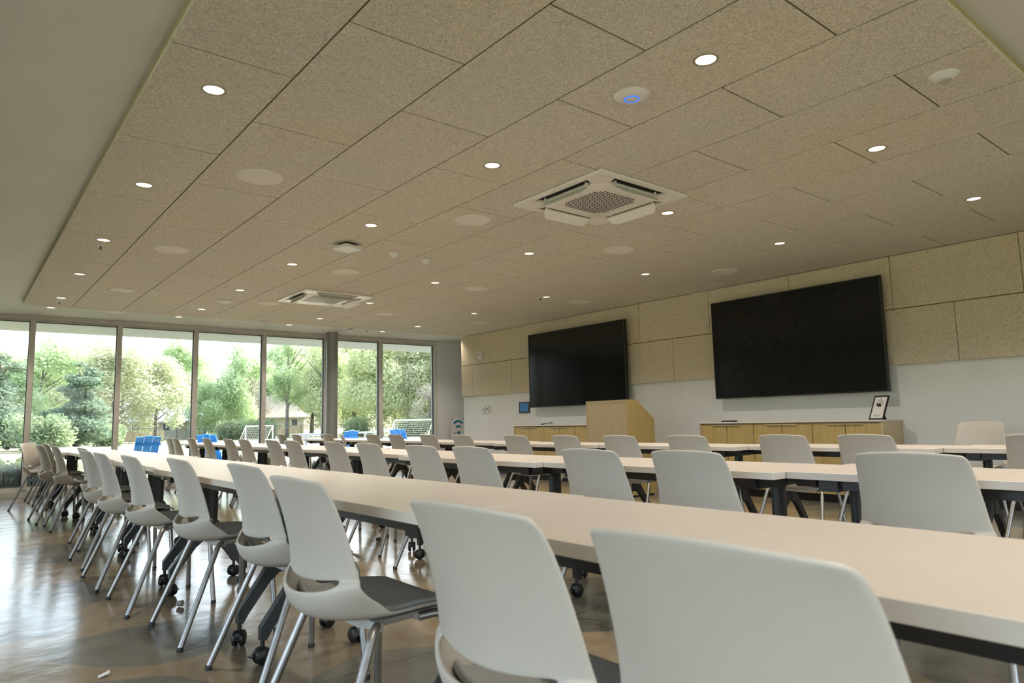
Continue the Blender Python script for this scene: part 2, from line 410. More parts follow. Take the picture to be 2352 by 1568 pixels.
# ------------------------------------------------------------------ stacking chair
def chair_proto():
    root = empty('stacking_chair')
    nu = 17; us = [-1+2*i/(nu-1) for i in range(nu)]
    #       x     z     hw    ef    eu
    rows = [(-.004, .834, .176, .030, -.012),
            (.002, .818, .188, .034, -.004),
            (.018, .779, .195, .040, 0),
            (.036, .720, .201, .045, 0),
            (.052, .658, .207, .050, 0),
            (.060, .604, .213, .056, 0),
            (.061, .569, .219, .062, .004),
            (.060, .558, .221, .066, .006),
            (.040, .526, .227, .084, .030),
            (.031, .511, .229, .092, .034),
            (.036, .484, .232, .112, .034),
            (.056, .457, .233, .130, .038),
            (.096, .438, .233, .104, .038),
            (.160, .430, .232, .058, .038),
            (.240, .432, .230, .020, .036),
            (.330, .442, .226, .004, .028),
            (.410, .450, .218, -.004, .014),
            (.452, .445, .198, -.018, .004),
            (.462, .437, .186, -.026, 0)]
    ia, ib = 7, 8
    vs = []
    for r, (x, z, hw, ef, eu) in enumerate(rows):
        for u in us:
            a = abs(u); xx = x+ef*a**2.2; zz = z+eu*a**2
            k = math.cos(PI*min(a, .78)/1.56)
            if r in (5, 6, 7): zz -= (0, .006, .010)[r-5]*k
            if r == ib: zz -= .006*k; xx -= .006*k
            if r == ib and a > .74: zz = max(zz, rows[ia][1]+rows[ia][4]*a*a-.012)
            vs.append((xx, u*hw, zz))
    fs = []
    for r in range(len(rows)-1):
        for i in range(nu-1):
            if r == ia and abs((us[i]+us[i+1])/2) < .76: continue
            fs.append((r*nu+i, r*nu+i+1, (r+1)*nu+i+1, (r+1)*nu+i))
    sh = MB().add(vs, fs).build('shell', M['shell'], root, 60)
    m = sh.modifiers.new('s', 'SOLIDIFY'); m.thickness = .011; m.offset = 0
    m = sh.modifiers.new('b', 'SUBSURF'); m.levels = m.render_levels = 2
    bake(sh)
    # padded seat cover
    pr = [(.102, .494, .150), (.114, .467, .182), (.160, .453, .198), (.240, .452, .203), (.330, .461, .202), (.400, .467, .195), (.438, .466, .176)]
    vs = []; np_ = 13
    for x, z, hw in pr:
        for i in range(np_):
            u = -1+2*i/(np_-1); vs.append((x-.02*u*u*(1 if x > .3 else 0)+(.02*u*u if x < .2 else 0), u*hw, z+.026*u*u*(1 if x < .35 else .4)))
    fs = [(r*np_+i, r*np_+i+1, r*np_+np_+i+1, r*np_+np_+i) for r in range(len(pr)-1) for i in range(np_-1)]
    pd = MB().add(vs, fs).build('seat_pad', M['pad'], root, 60)
    m = pd.modifiers.new('s', 'SOLIDIFY'); m.thickness = .020; m.offset = 1
    m = pd.modifiers.new('b', 'SUBSURF'); m.levels = m.render_levels = 2
    bake(pd)
    # tray under the seat
    tr = MB(); n = 8
    prof = [(-.185, .440), (-.16, .417), (-.08, .407), (.08, .407), (.16, .417), (.185, .440)]
    vs = [(x, y*(1 if x < .3 else .95), z+(.006 if x > .3 else 0)) for x in (.185, .400) for y, z in prof]
    tr.add(vs, [(i, i+1, 7+i, 6+i) for i in range(5)]+[(0, 6, 11, 5), (5, 4, 3, 2, 1, 0), (6, 7, 8, 9, 10, 11)])
    tr.tube([(.20, -.19, .424), (.20, .19, .424)], .012, 8); tr.tube([(.33, -.18, .428), (.33, .18, .428)], .012, 8)
    tr.build('seat_support', M['bracket'], root, 35)
    for s in (-1, 1):
        rear = [(.20, s*.172, .424), (.185, s*.196, .429), (.168, s*.210, .420), (.156, s*.217, .396), (.0, s*.272, .012)]
        front = [(.33, s*.176, .428), (.375, s*.192, .434), (.402, s*.204, .424), (.412, s*.210, .398), (.430, s*.262, .012)]
        for p in (rear, front):
            lg = MB().tube(p, .0125, 12).build('leg', M['silver'], root, 50)
            x, y, _ = p[-1]
            MB().lathe([(.0125, .020), (.014, .012), (.014, .002), (.011, 0)], (x, y, 0), 12).build('glide', M['black'], lg, 50)
    return root
CH = chair_proto()
used = [False]
def chair(x, y, rz, label, group, sz=1.0):
    o = CH if not used[0] else copy_tree(CH)
    used[0] = True
    o.location = (x-.03*math.cos(rz), y, 0); o.rotation_euler = (0, 0, rz); o.scale = (1, 1, sz)
    tag(o, label, 'chair', group); return o
ORD = ['', 'first', 'second', 'third', 'fourth', 'fifth', 'sixth', 'seventh', 'eighth', 'ninth', 'tenth', 'eleventh', 'twelfth', 'thirteenth', 'fourteenth', 'fifteenth', 'sixteenth']
rowA = [(.700, .515, 0), (.712, 1.02, 0), (.765, 1.93, 0), (.90, 2.79, 0), (.87, 3.66, 0), (.80, 4.43, 0), (.775, 5.22, 0), (.80, 6.03, .02), (.90, 6.97, .0),
        (.85, 8.47, 0), (.785, 9.22, .05), (.93, 10.2, 0), (.80, 11.02, -.55), (.93, 11.95, 0)]
rowB = [(2.655, 1.05, 0), (2.475, 1.88, 0), (2.425, 2.42, 0), (2.405, 3.38, 0), (2.415, 3.96, 0), (2.54, 4.95, 0), (2.62, 5.75, 0), (2.69, 6.88, 0), (2.73, 7.54, 0),
        (2.78, 8.63, 0), (2.82, 9.36, 0), (2.88, 10.58, 0), (2.85, 11.28, 0), (2.78, 11.93, 0), (2.80, 12.42, 0)]
rowC = [(4.98, 1.216, 0), (4.88, 2.20, -.04), (4.78, 2.75, 0), (4.61, 3.48, 0), (4.56, 4.16, 0), (4.51, 4.80, -.06), (4.54, 5.57, 0), (4.61, 6.64, 0), (4.70, 7.52, 0),
        (4.79, 8.50, 0), (4.85, 9.30, 0), (4.90, 10.40, -.45), (4.95, 11.10, 0), (4.85, 12.20, 0), (4.78, 12.45+.28, 0)]
def chair_label(row, i, n):
    where = {'A': 'nearest chair row', 'B': 'middle chair row', 'C': 'far chair row'}[row]
    if i == 0: return 'pale grey shell chair in the %s, closest to the camera' % where
    if i == n-1: return 'pale grey shell chair at the window end of the %s' % where
    return 'pale grey shell chair, %s from the camera in the %s' % (ORD[i+1], where)
for row, L_, g in (('A', rowA, 'chairs along the nearest table row'), ('B', rowB, 'chairs along the middle table row'), ('C', rowC, 'chairs along the far table row')):
    for i, (x, y, a) in enumerate(L_):
        lab = chair_label(row, i, len(L_))
        if row == 'A' and i == 12: lab = 'shell chair turned aside, its beige inner face showing, near the window end'
        if row == 'C' and i == 11: lab = 'shell chair turned to show its broad back, in the far row before the steel column'
        chair(x, y, a, lab, g)
chair(7.62, 2.33, PI, 'lone shell chair against the white wall right of the right hand oak cabinet', 'chair by the screen wall', 1.05)

# ------------------------------------------------------------------ flip-top tables
def table_parts(L, root):
    h = .735; hl = L/2-.0012
    tp = MB(); r = .005
    pts = []
    for cx, cy, a0 in ((.295-r, hl-r, 0), (-.295+r, hl-r, 90), (-.295+r, -hl+r, 180), (.295-r, -hl+r, 270)):
        for k in range(5): a = math.radians(a0+k*22.5); pts.append((cx+r*math.cos(a), cy+r*math.sin(a)))
    n = len(pts)
    def ring(k, z): return [(x*(1-k/.295), y*(1-k/hl), z) for x, y in pts]
    vs = ring(.001, h-.030)+ring(0, h-.029)+ring(0, h-.0015)+ring(.0015, h)
    fs = [tuple(range(n-1, -1, -1)), tuple(range(3*n, 4*n))]
    for q in range(3): fs += [(q*n+i, q*n+(i+1) % n, q*n+n+(i+1) % n, q*n+n+i) for i in range(n)]
    tp.add(vs, fs).build('tabletop', M['table'], root, 30)
    fr = MB(); zt = h-.0305
    for x in (-.205, .205): fr.box(x-.014, x+.014, -hl+.10, hl-.10, zt-.042, zt)
    for s in (-1, 1):
        y = s*(hl-.155); fr.box(-.24, .24, y-.035, y+.035, zt-.05, zt-.004)
        yy = s*(hl-.05)
        fr.prism_y([(-.235, zt), (-.18, zt), (-.19, zt-.035), (-.225, zt-.035)], yy-.045, yy+.045)
        fr.prism_y([(.235, zt), (.18, zt), (.19, zt-.035), (.225, zt-.035)], yy-.045, yy+.045)
    fr.build('under_frame', M['black'], root, 30)
    for s in (-1, 1):
        y = s*(hl-.155)
        lg = MB()
        lg.tube([(0, y, zt-.045), (0, y, .30)], .045, 16, ry=.026)
        for q in (-1, 1):
            prof = [(0, .45), (q*.05, .405), (q*.125, .285), (q*.222, .150), (q*.222, .098), (q*.198, .098), (q*.175, .135), (q*.08, .262), (q*.035, .300), (0, .315)]
            if q > 0: prof = prof[::-1]
            lg.prism_y(prof, y-.019, y+.019)
        lo = lg.build('leg', M['darkmetal'], root, 35)
        for q in (-1, 1):
            x = q*.21; c = MB(); ang = random.uniform(0, PI)
            for w in (-1, 1):
                c.lathe([(.0, w*.028), (.026, w*.028), (.034, w*.022), (.036, w*.010), (.030, w*.006), (0, w*.006)], (0, 0, .036), 20, axis='y')
            c.lathe([(.009, .05), (.009, .1), (.014, .1), (.014, .106)], n=10)
            c.prism_y([(-.032, .036), (-.028, .062), (0, .074), (.026, .062), (.018, .05), (-.01, .045)], -.009, .009)
            if q < 0: c.box(-.058, -.02, -.012, .012, .040, .046)
            co = c.build('caster', M['black'], lo, 40)
            co.location = (x, y, 0); co.rotation_euler = (0, 0, ang)
tabcache = {}
def table(xc, ya, yb, label, group):
    L = round(yb-ya, 2)
    if L in tabcache: root = copy_tree(tabcache[L])
    else:
        root = empty('folding_table'); table_parts(L, root); tabcache[L] = root
    root.location = (xc, (ya+yb)/2, 0); root.rotation_euler = (0, 0, 0)
    tag(root, label, 'table', group)
TA = [(1.245, .02, 1.57), (1.265, 1.57, 3.13), (1.27, 3.13, 4.68), (1.305, 4.68, 6.23), (1.34, 6.23, 7.78), (1.36, 7.78, 9.33), (1.29, 9.33, 10.88), (1.29, 10.88, 12.43)]
TB = [(3.06, .03, 1.58), (2.965, 1.58, 3.02), (2.90, 3.02, 4.57), (3.02, 4.57, 6.12), (3.11, 6.12, 7.67), (3.19, 7.67, 9.22), (3.26, 9.22, 10.77), (3.26, 10.77, 12.32)]
TC = [(5.37, .26, 1.78), (5.23, 1.78, 3.12), (5.03, 3.12, 4.57), (4.98, 4.57, 6.12), (5.08, 6.12, 7.67), (5.22, 7.67, 9.22), (5.32, 9.22, 10.77), (5.34, 10.77, 12.32)]
for R_, nm in ((TA, 'nearest'), (TB, 'middle'), (TC, 'far')):
    k = 0
    for i, (x, a, b) in enumerate(R_):
        if b < .1: continue
        k += 1
        table(x, a, b, ('white topped wheeled table, %s from the camera in the %s table row' % (ORD[k], nm)), 'tables of the %s row' % nm)

# ------------------------------------------------------------------ ceiling fittings
def downlight_proto(z):
    r = empty('recessed_downlight')
    MB().lathe([(.0500, .002), (.0505, -.0015), (.053, -.0035), (.062, -.0025), (.0635, .002)], n=36).build('trim_ring', M['trimring'], r, 50)
    MB().lathe([(.0506, -.0008), (0, -.0012)], n=32).build('lens', M['bulb'], r, 60)
    return r
M['trimring'] = plain('downlight_trim', (.30, .27, .21, 1), .35)
DL = downlight_proto(0); first = True
cols = ['nearest the left edge', 'second from the left', 'third from the left', 'nearest the screens']
def rnd(o, x, y, z):
    o.location = (x, y, z)
    ld = bpy.data.lights.get('downlight_beam')
    if not ld:
        ld = bpy.data.lights.new('downlight_beam', 'SPOT'); ld.energy = 34; ld.color = (1, .86, .72); ld.spot_size = math.radians(125); ld.spot_blend = .8; ld.shadow_soft_size = .05
    l = bpy.data.objects.new('downlight_beam', ld); COL.objects.link(l); l.location = (x, y, z-.012)
    tag(l, kind='structure')
for ci, x0 in enumerate((1.01, 2.79, 4.62, 6.48)):
    for ri, y in enumerate((1.87, 3.60, 5.36, 7.17, 8.91, 10.65, 11.97)):
        if ci == 0 and ri == 0: continue
        x = x0 + ((.97, .97, .99, 1.01, 1.04, 1.05, 1.06)[ri]-1.01 if ci == 0 else 0)+(.06 if (ci == 2 and ri < 2) else 0)
        o = DL if first else copy_tree(DL); first = False
        rnd(o, x, y, ZP if ri < 6 else ZW)
        if ri == 6: lab = 'round downlight in the white strip by the windows, column %s' % cols[ci]
        else: lab = 'round lit downlight, %s from the camera in the column %s' % (ORD[ri+(0 if ci == 0 else 1)], cols[ci])
        tag(o, lab, 'downlight', 'round downlights')
for x0 in (-1.6, 1.0, 2.79, 4.62, 6.48):  # unseen extra downlights, added to brighten the near tables
    for y in (.10, -1.65):
        o = copy_tree(DL); rnd(o, x0, y, ZW)
        tag(o, 'added unseen downlight in the plain white ceiling behind the camera', 'downlight', 'added downlights behind the camera')
o = copy_tree(DL); rnd(o, 8.03, 11.75, ZW); tag(o, 'small round downlight in the corner where the white strip meets the screen wall', 'downlight', 'round downlights')

sp0 = MB().lathe([(.158, .0), (.158, -.005), (.150, -.008), (.148, -.005), (.0, -.006)], n=48).build('ceiling_speaker', M['grille'], None, 40)
first = True
for ci, (x, lab) in enumerate(((1.60, 'leftmost column of speakers'), (3.43, 'second column of speakers'), (5.29, 'third column of speakers'), (7.17, 'speaker column nearest the screens'))):
    for ri, y in enumerate((4.72, 7.2, 9.67, 11.93)):
        o = sp0 if first else sp0.copy()
        if not first: COL.objects.link(o)
        first = False
        o.location = (x+(.3 if ri == 3 and ci == 0 else 0), y, ZP if ri < 3 else ZW)
        tag(o, 'flat round white ceiling speaker, %s, %s from the camera' % (lab, ORD[ri+1]), 'speaker', 'round ceiling speakers')

def cassette(x, y, holes, rz, label):
    r = empty('air_conditioner', (x, y, ZP), rz)
    h = .49
    # face plate with four slots (frame strips) and raised centre
    p = MB(); z0, z1 = -.022, -.001
    p.bbox(-h, h, -h, -h+.055, z0, z1, .004); p.bbox(-h, h, h-.055, h, z0, z1, .004)
    p.bbox(-h, -h+.055, -h+.055, h-.055, z0, z1, .004); p.bbox(h-.055, h, -h+.055, h-.055, z0, z1, .004)
    for sx in (-1, 1):
        for sy in (-1, 1):
            p.prism([(sx*(h-.055), sy*(h-.055)), (sx*(h-.055), sy*(h-.195)), (sx*(h-.15), sy*(h-.225)), (sx*(h-.225), sy*(h-.15)), (sx*(h-.195), sy*(h-.055))][::(1 if sx*sy < 0 else -1)], z0, z1)
    # bars that close the four slots at their ends
    p.build('face_plate', M['ac'], r, 30)
    MB().box(-h+.08, h-.08, -h+.08, h-.08, -.003, -.0015).build('air_outlet', M['void'], r)
    c = .352
    pc = MB()
    q = .10
    oct_ = [(-c+q, -c), (c-q, -c), (c, -c+q), (c, c-q), (c-q, c), (-c+q, c), (-c, c-q), (-c, -c+q)]
    k = .94
    vs = [(a, b, -.004) for a, b in oct_]+[(a, b, -.022) for a, b in oct_]+[(a*k, b*k, -.030) for a, b in oct_]
    fs = [tuple(range(16, 24))[::-1]]+[(i, (i+1) % 8, 8+(i+1) % 8, 8+i)[::-1] for i in range(8)]+[(8+i, 8+(i+1) % 8, 16+(i+1) % 8, 16+i)[::-1] for i in range(8)]
    pc.add(vs, fs).build('centre_panel', M['ac'], r, 25)
    g = MB()
    if holes:
        nn = 17; d = .0265
        for i in range(nn):
            for j in range(nn):
                xx = (i-(nn-1)/2)*d; yy = (j-(nn-1)/2)*d
                if abs(xx)+abs(yy) > .385: continue
                g.lathe([(.0098, -.0302), (.0098, -.0308)], (xx, yy, 0), 10)
        g.build('intake_holes', M['void'], r)
    else:
        for i in range(18):
            xx = -.235+i*.0276
            g.box(xx-.006, xx+.006, -.245, .245, -.0307, -.0302)
        g.build('intake_slats', M['void'], r)
    for k4 in range(4):
        a = k4*PI/2
        low = holes or k4 != 0
        f = MB(); w = .255
        pts = [(-w, .362), (w, .362), (w-.012, .392), (w-.045, .416), (-w+.045, .416), (-w+.012, .392)]
        def zf(yv): return -.030-(yv-.362)*1.05 if low else -.020
        vs = [(a_, b_, zf(b_)) for a_, b_ in pts]+[(a_, b_, zf(b_)-.006) for a_, b_ in pts]
        n_ = 6
        f.add(vs, [tuple(range(n_)), tuple(range(2*n_-1, n_-1, -1))]+[((i+1) % n_, i, n_+i, n_+(i+1) % n_) for i in range(n_)])
        if low:
            for sx in (-w+.03, w-.03): f.box(sx-.006, sx+.006, .366, .384, -.040, -.004, 0)
        fo = f.build('louvre_flap', M['ac'], r, 30); fo.rotation_euler = (0, 0, a)
    tag(r, label, 'air conditioner', 'ceiling cassette units')
cassette(3.925, 3.68, True, 0, 'square white ceiling air conditioner with a perforated centre, the nearer of the two')
cassette(3.91, 8.86, False, 0, 'square white ceiling air conditioner with slatted centre, farther away')

# access point, sensors, detector, sprinklers
ap = empty('wireless_access_point', (2.78, 2.34, ZP+.004))
MB().lathe([(.098, 0), (.097, -.006), (.085, -.016), (.060, -.024), (.041, -.0265), (.040, -.0262)], n=48).build('dome', M['wifi_white'], ap, 40)
MB().lathe([(.041, -.0262), (.040, -.0282), (.034, -.0285), (.033, -.0265)], n=48).build('status_ring', M['bluering'], ap, 40)
MB().lathe([(.0335, -.0265), (.030, -.0285), (0, -.029)], n=40).build('centre_cap', M['wifi_white'], ap, 40)
tag(ap, 'round white access point with a glowing blue ring on the ceiling', 'access point')
ms = empty('motion_sensor', (3.93, 1.21, ZP+.004))
MB().lathe([(.070, 0), (.070, -.008), (.058, -.018), (.032, -.034), (.030, -.034)], n=40).build('housing', M['wifi_white'], ms, 40)
MB().lathe([(.031, -.033), (.027, -.041), (.015, -.044), (0, -.045)], n=32).build('sensor_lens', M['acgrey'], ms, 40)
tag(ms, 'round white motion sensor at the upper right corner of the fibre ceiling', 'motion sensor')
sq = empty('projector_sensor_box', (2.9, 6.06, ZP), .3)
pts = []
for cx, cy, a0 in ((.075, .075, 0), (-.075, .075, 90), (-.075, -.075, 180), (.075, -.075, 270)):
    for k in range(6): a = math.radians(a0+k*18); pts.append((cx+.035*math.cos(a), cy+.035*math.sin(a)))
MB().prism(pts, -.055, -.03).build('cover', M['wifi_white'], sq, 40)
MB().box(-.06, .06, -.06, .06, -.03, 0).build('bracket', M['bezel'], sq)
sq.name = 'square_ceiling_antenna'
tag(sq, 'square white antenna box with rounded corners hanging just below the ceiling', 'antenna')
for (x, y, r, z, lab, nm, cat) in ((3.45, 6.13, .047, ZP, 'small white bullet shaped sensor beside the square antenna box', 'occupancy_sensor', 'sensor'),
        (3.87, 6.19, .052, ZP, 'small white cone shaped smoke detector right of the bullet sensor', 'smoke_detector', 'smoke detector'),
        (2.86, 9.76, .095, ZP, 'shallow round white dome with dark rim on the far ceiling', 'wireless_dome', 'access point'),
        (3.95, 11.38, .055, ZP, 'small white cone detector at the window edge of the fibre ceiling', 'smoke_detector', 'smoke detector')):
    o = MB().lathe([(r, 0), (r, -.012), (r*.75, -.03), (r*.42, -.05 if r < .09 else -.034), (0, -.052 if r < .09 else -.038)], n=32).build(nm, M['wifi_white'], None, 35)
    o.location = (x, y, z+.004); tag(o, lab, cat)
for (x, y, z, lab) in ((1.02, 7.40, ZP, 'sprinkler head beside the third downlight of the left column'), (1.06, 10.95, ZP, 'sprinkler head beside the sixth downlight of the left column'),
                    (6.44, 7.25, ZP, 'sprinkler head beside a downlight in the column near the screens'), (6.12, 11.91, ZW, 'sprinkler head in the white strip right of the steel column')):
    o = empty('sprinkler_head', (x, y, z+.003))
    MB().lathe([(.036, 0), (.036, -.004), (.022, -.010), (.012, -.010)], n=24).build('escutcheon', M['wifi_white'], o, 40)
    MB().tube([(0, 0, -.008), (0, 0, -.035)], .006, 8).lathe([(.016, -.036), (.016, -.039)], n=16).build('deflector', M['bezel'], o, 40)
    tag(o, lab, 'sprinkler', 'sprinkler heads')
o = MB().bbox(-.045, .045, -.03, .03, -.035, 0, .006).build('emergency_light', M['wifi_white'], None, 30); o.location = (5.79, 11.96, ZW)
tag(o, 'small white box on the ceiling strip just right of the steel column', 'sensor')

# ------------------------------------------------------------------ screen wall
def tv(y0, y1, z0, z1, label):
    r = empty('wall_television', (7.95, (y0+y1)/2, z0))
    w = (y1-y0)/2; h = z1-z0; b = .014
    MB().box(0, .045, -w, w, 0, h).build('housing', M['bezel'], r)
    f = MB().box(-.006, 0, -w, w, 0, b).box(-.006, 0, -w, w, h-b*.8, h).box(-.006, 0, -w, -w+b, b, h-b*.8).box(-.006, 0, w-b, w, b, h-b*.8)
    f.build('bezel', M['bezel'], r)
    MB().box(-.002, .001, -w+b, w-b, b, h-b*.8).build('screen', M['tv'], r)
    MB().box(.045, .118, -.45, .45, h/2-.25, h/2+.25).build('wall_mount', M['black'], r)
    tag(r, label, 'television', 'wall televisions')
tv(7.035, 9.305, 1.205, 2.495, 'large black switched off television left of the lectern, nearer the windows')
tv(3.265, 5.47, 1.208, 2.50, 'large black switched off television above the right hand oak cabinet')

def cabinet(y0, y1, label):
    H = .885; xf = 7.62; W = y1-y0; D = XR-.002-xf
    r = empty('oak_sideboard', (xf, y0, 0))
    b = MB().box(.02, D, 0, .02, .09, H).box(.02, D, W-.02, W, .09, H).box(.03, D, .02, W-.02, .09, .11).box(D-.01, D, .02, W-.02, .11, H)
    b.box(0, .02, 0, .03, .09, H).box(0, .02, W-.03, W, .09, H).box(.05, D, .03, W-.03, H-.03, H)
    b.build('carcass', M['oak'], r)
    MB().box(.06, D-.02, .03, W-.03, 0, .09).build('plinth', M['black'], r)
    MB().bbox(-.012, D, -.008, W+.008, H, H+.018, .003).build('worktop', M['white_lam'], r)
    n = 6; iw = (W-.06)/n
    for i in range(n):
        a = .03+i*iw
        d = MB().box(.006, .024, a+.004, a+iw-.004, .095, H-.012).build('door', M['oak_dark'], r)
        s = 1 if i % 2 == 0 else -1
        e = a+iw if s > 0 else a
        MB().box(-.008, .008, min(e, e-s*.20)+.003, max(e, e-s*.20)-.003, H-.016, H-.011).box(-.008, -.005, min(e, e-s*.20)+.003, max(e, e-s*.20)-.003, H-.028, H-.012).build('door_pull', M['oak'], d)
    tag(r, label, 'cabinet', 'oak sideboards under the screens')
cabinet(7.06, 9.37, 'low oak sideboard with six doors behind the lectern, under the left television')
cabinet(3.22, 5.52, 'low oak sideboard with six doors under the right television')

# lectern
r = empty('oak_lectern', (6.62, 5.87, 0)); W = .72; D = .52
side = [(0, .02), (D, .02), (D, .965), (.19, 1.215), (0, 1.215)]
MB().prism_y(side, 0, .02).build('side_panel', M['oak_dark'], r)
MB().prism_y(side, W-.02, W).build('side_panel', M['oak_dark'], r)
MB().box(0, .018, .0205, W-.0205, .02, 1.214).build('front_panel', M['oak'], r)
MB().box(-.003, 0, -.001, .012, .02, 1.215).box(-.003, 0, W-.012, W+.001, .02, 1.215).box(-.003, 0, .012, W-.012, 1.20, 1.215).build('edge_band', M['oak'], r)
MB().box(.018, .19, .02, W-.02, 1.195, 1.213).build('top_shelf', M['oak'], r)
MB().prism_y([(.19, 1.213), (.19, 1.195), (D-.01, .953), (D-.002, .962)], .021, W-.021).build('reading_slope', M['oak'], r)
MB().box(.03, D-.03, .03, W-.03, 0, .02).build('plinth', M['black'], r)
tag(r, 'oak veneer lectern with a sloping top standing before the left sideboard', 'lectern')

# small wall items (screen wall faces the room along minus x)
o = empty('touch_panel', (XR, 9.64, 1.22))
MB().bbox(-.018, 0, -.15, .15, -.10, .10, .004).build('housing', M['bezel'], o, 30)
MB().box(-.0195, -.018, -.115, .115, -.070, .072).build('display', M['screenblue'], o)
MB().box(-.0205, -.0195, -.02, .07, .036, .046).build('display_text', M['ink'], o)
tag(o, 'black framed touch panel with a blue display on the white wall', 'touch panel')
o = empty('thermostat', (XR, 10.87, 1.215))
MB().bbox(-.022, 0, -.05, .05, -.07, .065, .004).build('housing', M['wifi_white'], o, 30)
MB().box(-.0235, -.022, -.03, .04, -.035, .04).build('display', M['acgrey'], o)
tag(o, 'white thermostat with a dark display, left of its pair on the white wall', 'thermostat')
o = empty('thermostat', (XR, 10.735, 1.215))
MB().bbox(-.03, 0, -.045, .045, -.065, .07, .004).build('housing', M['wifi_white'], o, 30)
MB().box(-.0315, -.03, -.03, .03, -.02, .035).build('display', M['soffit_out'], o)
tag(o, 'plain white thermostat, right of its pair on the white wall', 'thermostat')
o = empty('fire_alarm_strobe', (XR-.040, 10.88, 2.27))
MB().bbox(-.045, 0, -.055, .055, -.08, .08, .008).build('housing', M['wifi_white'], o, 30)
MB().box(-.052, -.045, -.025, .025, -.01, .05).build('strobe_lens', M['acgrey'], o)
tag(o, 'white fire alarm strobe on the fibre panels near the windows', 'alarm')

# picture stand with the printed notice
pf = empty('notice_frame', (7.70, 3.32, .9035), -.38)
tilt = Matrix.Rotation(math.radians(23), 4, 'Y')
def onframe(z, dx=-.0085): return tilt @ Matrix.Translation((dx, 0, z)) @ Matrix(((0, 0, -1, 0), (-1, 0, 0, 0), (0, 1, 0, 0), (0, 0, 0, 1)))
f = MB().box(-.008, .008, -.095, .095, 0, .014).box(-.008, .008, -.095, .095, .262, .276).box(-.008, .008, -.095, -.083, .014, .262).box(-.008, .008, .083, .095, .014, .262).box(0, .006, -.084, .084, .013, .263)
fo = f.build('frame', M['bezel'], pf); fo.matrix_local = tilt
po = MB().box(-.003, -.001, -.083, .083, .014, .262).build('notice_sheet', M['paper'], pf); po.matrix_local = tilt
st = MB().add([(.045, -.025, .17), (.045, .025, .17), (.10, .035, 0), (.10, -.035, 0), (.052, -.025, .17), (.052, .025, .17), (.107, .035, 0), (.107, -.035, 0)],
              [(0, 1, 2, 3), (7, 6, 5, 4), (0, 4, 5, 1), (1, 5, 6, 2), (2, 6, 7, 3), (3, 7, 4, 0)]).build('easel_leg', M['bezel'], pf)
text_obj('lettering', 'A', .028, M['ink'], pf, onframe(.240, -.0035))
text_obj('lettering', 'Front', .030, M['ink'], pf, onframe(.214, -.0035))
text_obj('lettering', 'PORCH', .030, M['ink'], pf, onframe(.186, -.0035))
ln = MB()
for z, w in ((.050, .042), (.038, .038)): ln.box(-.0036, -.003, -w, w, z, z+.003)
lo = ln.build('small_print', M['ink'], pf); lo.matrix_local = tilt
tag(pf, 'black framed white notice leaning on an easel leg on the right sideboard', 'picture frame')

o = MB().bbox(-.05, .05, -.09, .09, 0, .018, .005).build('remote_control', M['black'], None, 30); o.location = (7.86, 5.23, .9035)
tag(o, 'flat black remote control lying on the left end of the right sideboard', 'remote control')
o = MB().tube([(0, .13, .012), (.02, .09, .012), (.0, .05, .03), (-.02, .0, .014), (0, -.05, .022), (.02, -.10, .035), (.02, -.13, .012)], .0065, 8).bbox(-.02, .02, .08, .13, .002, .02, .004)
o = o.build('power_cable', M['black'], None, 40); o.location = (7.86, 8.78, .9035)
tag(o, 'short black cable lying on the left sideboard', 'cable')

# free-standing sign in the window corner
sg = empty('floor_sign', (8.81, 12.80, 0))
MB().bbox(-.175, .175, -.012, .012, .02, 1.075, .004).build('board', M['paper'], sg, 30)
MB().bbox(-.20, .20, -.16, .16, 0, .02, .004).build('foot_plate', M['bezel'], sg, 30)
def arc_band(r0, r1, a0, a1, cx, cz, n=24):
    m = MB(); vs = []
    for i in range(n+1):
        a = math.radians(a0+(a1-a0)*i/n)
        for rr in (r0, r1):
            for yy in (-.0135, -.0122): vs.append((cx+rr*math.cos(a), yy, cz+rr*math.sin(a)))
    fs = [(i*4, i*4+2, i*4+6, i*4+4) for i in range(n)]
    fs += [(i*4, i*4+4, i*4+5, i*4+1) for i in range(n)]+[(i*4+2, i*4+3, i*4+7, i*4+6) for i in range(n)]
    fs += [(0, 1, 3, 2), (n*4, n*4+2, n*4+3, n*4+1)]
    return m.add(vs, fs)
arc_band(.125, .172, 38, 142, 0, .86).build('wave_mark', M['teal'], sg)
arc_band(.055, .100, 38, 142, 0, .82).build('wave_mark', M['teal'], sg)
MB().lathe([(.036, -.0122), (.036, -.0135)], (.015, 0, .755), 24, axis='y').build('dot_mark', M['teal'], sg)
for s in (-1, 1):
    MB().add([(s*.17, -.0135, 1.065), (s*.115, -.0135, 1.065), (s*.17, -.0135, 1.02), (s*.17, -.0122, 1.065), (s*.115, -.0122, 1.065), (s*.17, -.0122, 1.02)],
             [(0, 1, 2), (5, 4, 3), (0, 3, 4, 1), (1, 4, 5, 2), (2, 5, 3, 0)]).build('corner_mark', M['teal'], sg)
text_obj('lettering', 'try', .075, M['ink'], sg, Matrix(((1, 0, 0, -.075), (0, 0, -1, -.0128), (0, 1, 0, .755), (0, 0, 0, 1))))
tag(sg, 'white standing sign with teal wave arcs in the corner by the windows', 'sign')

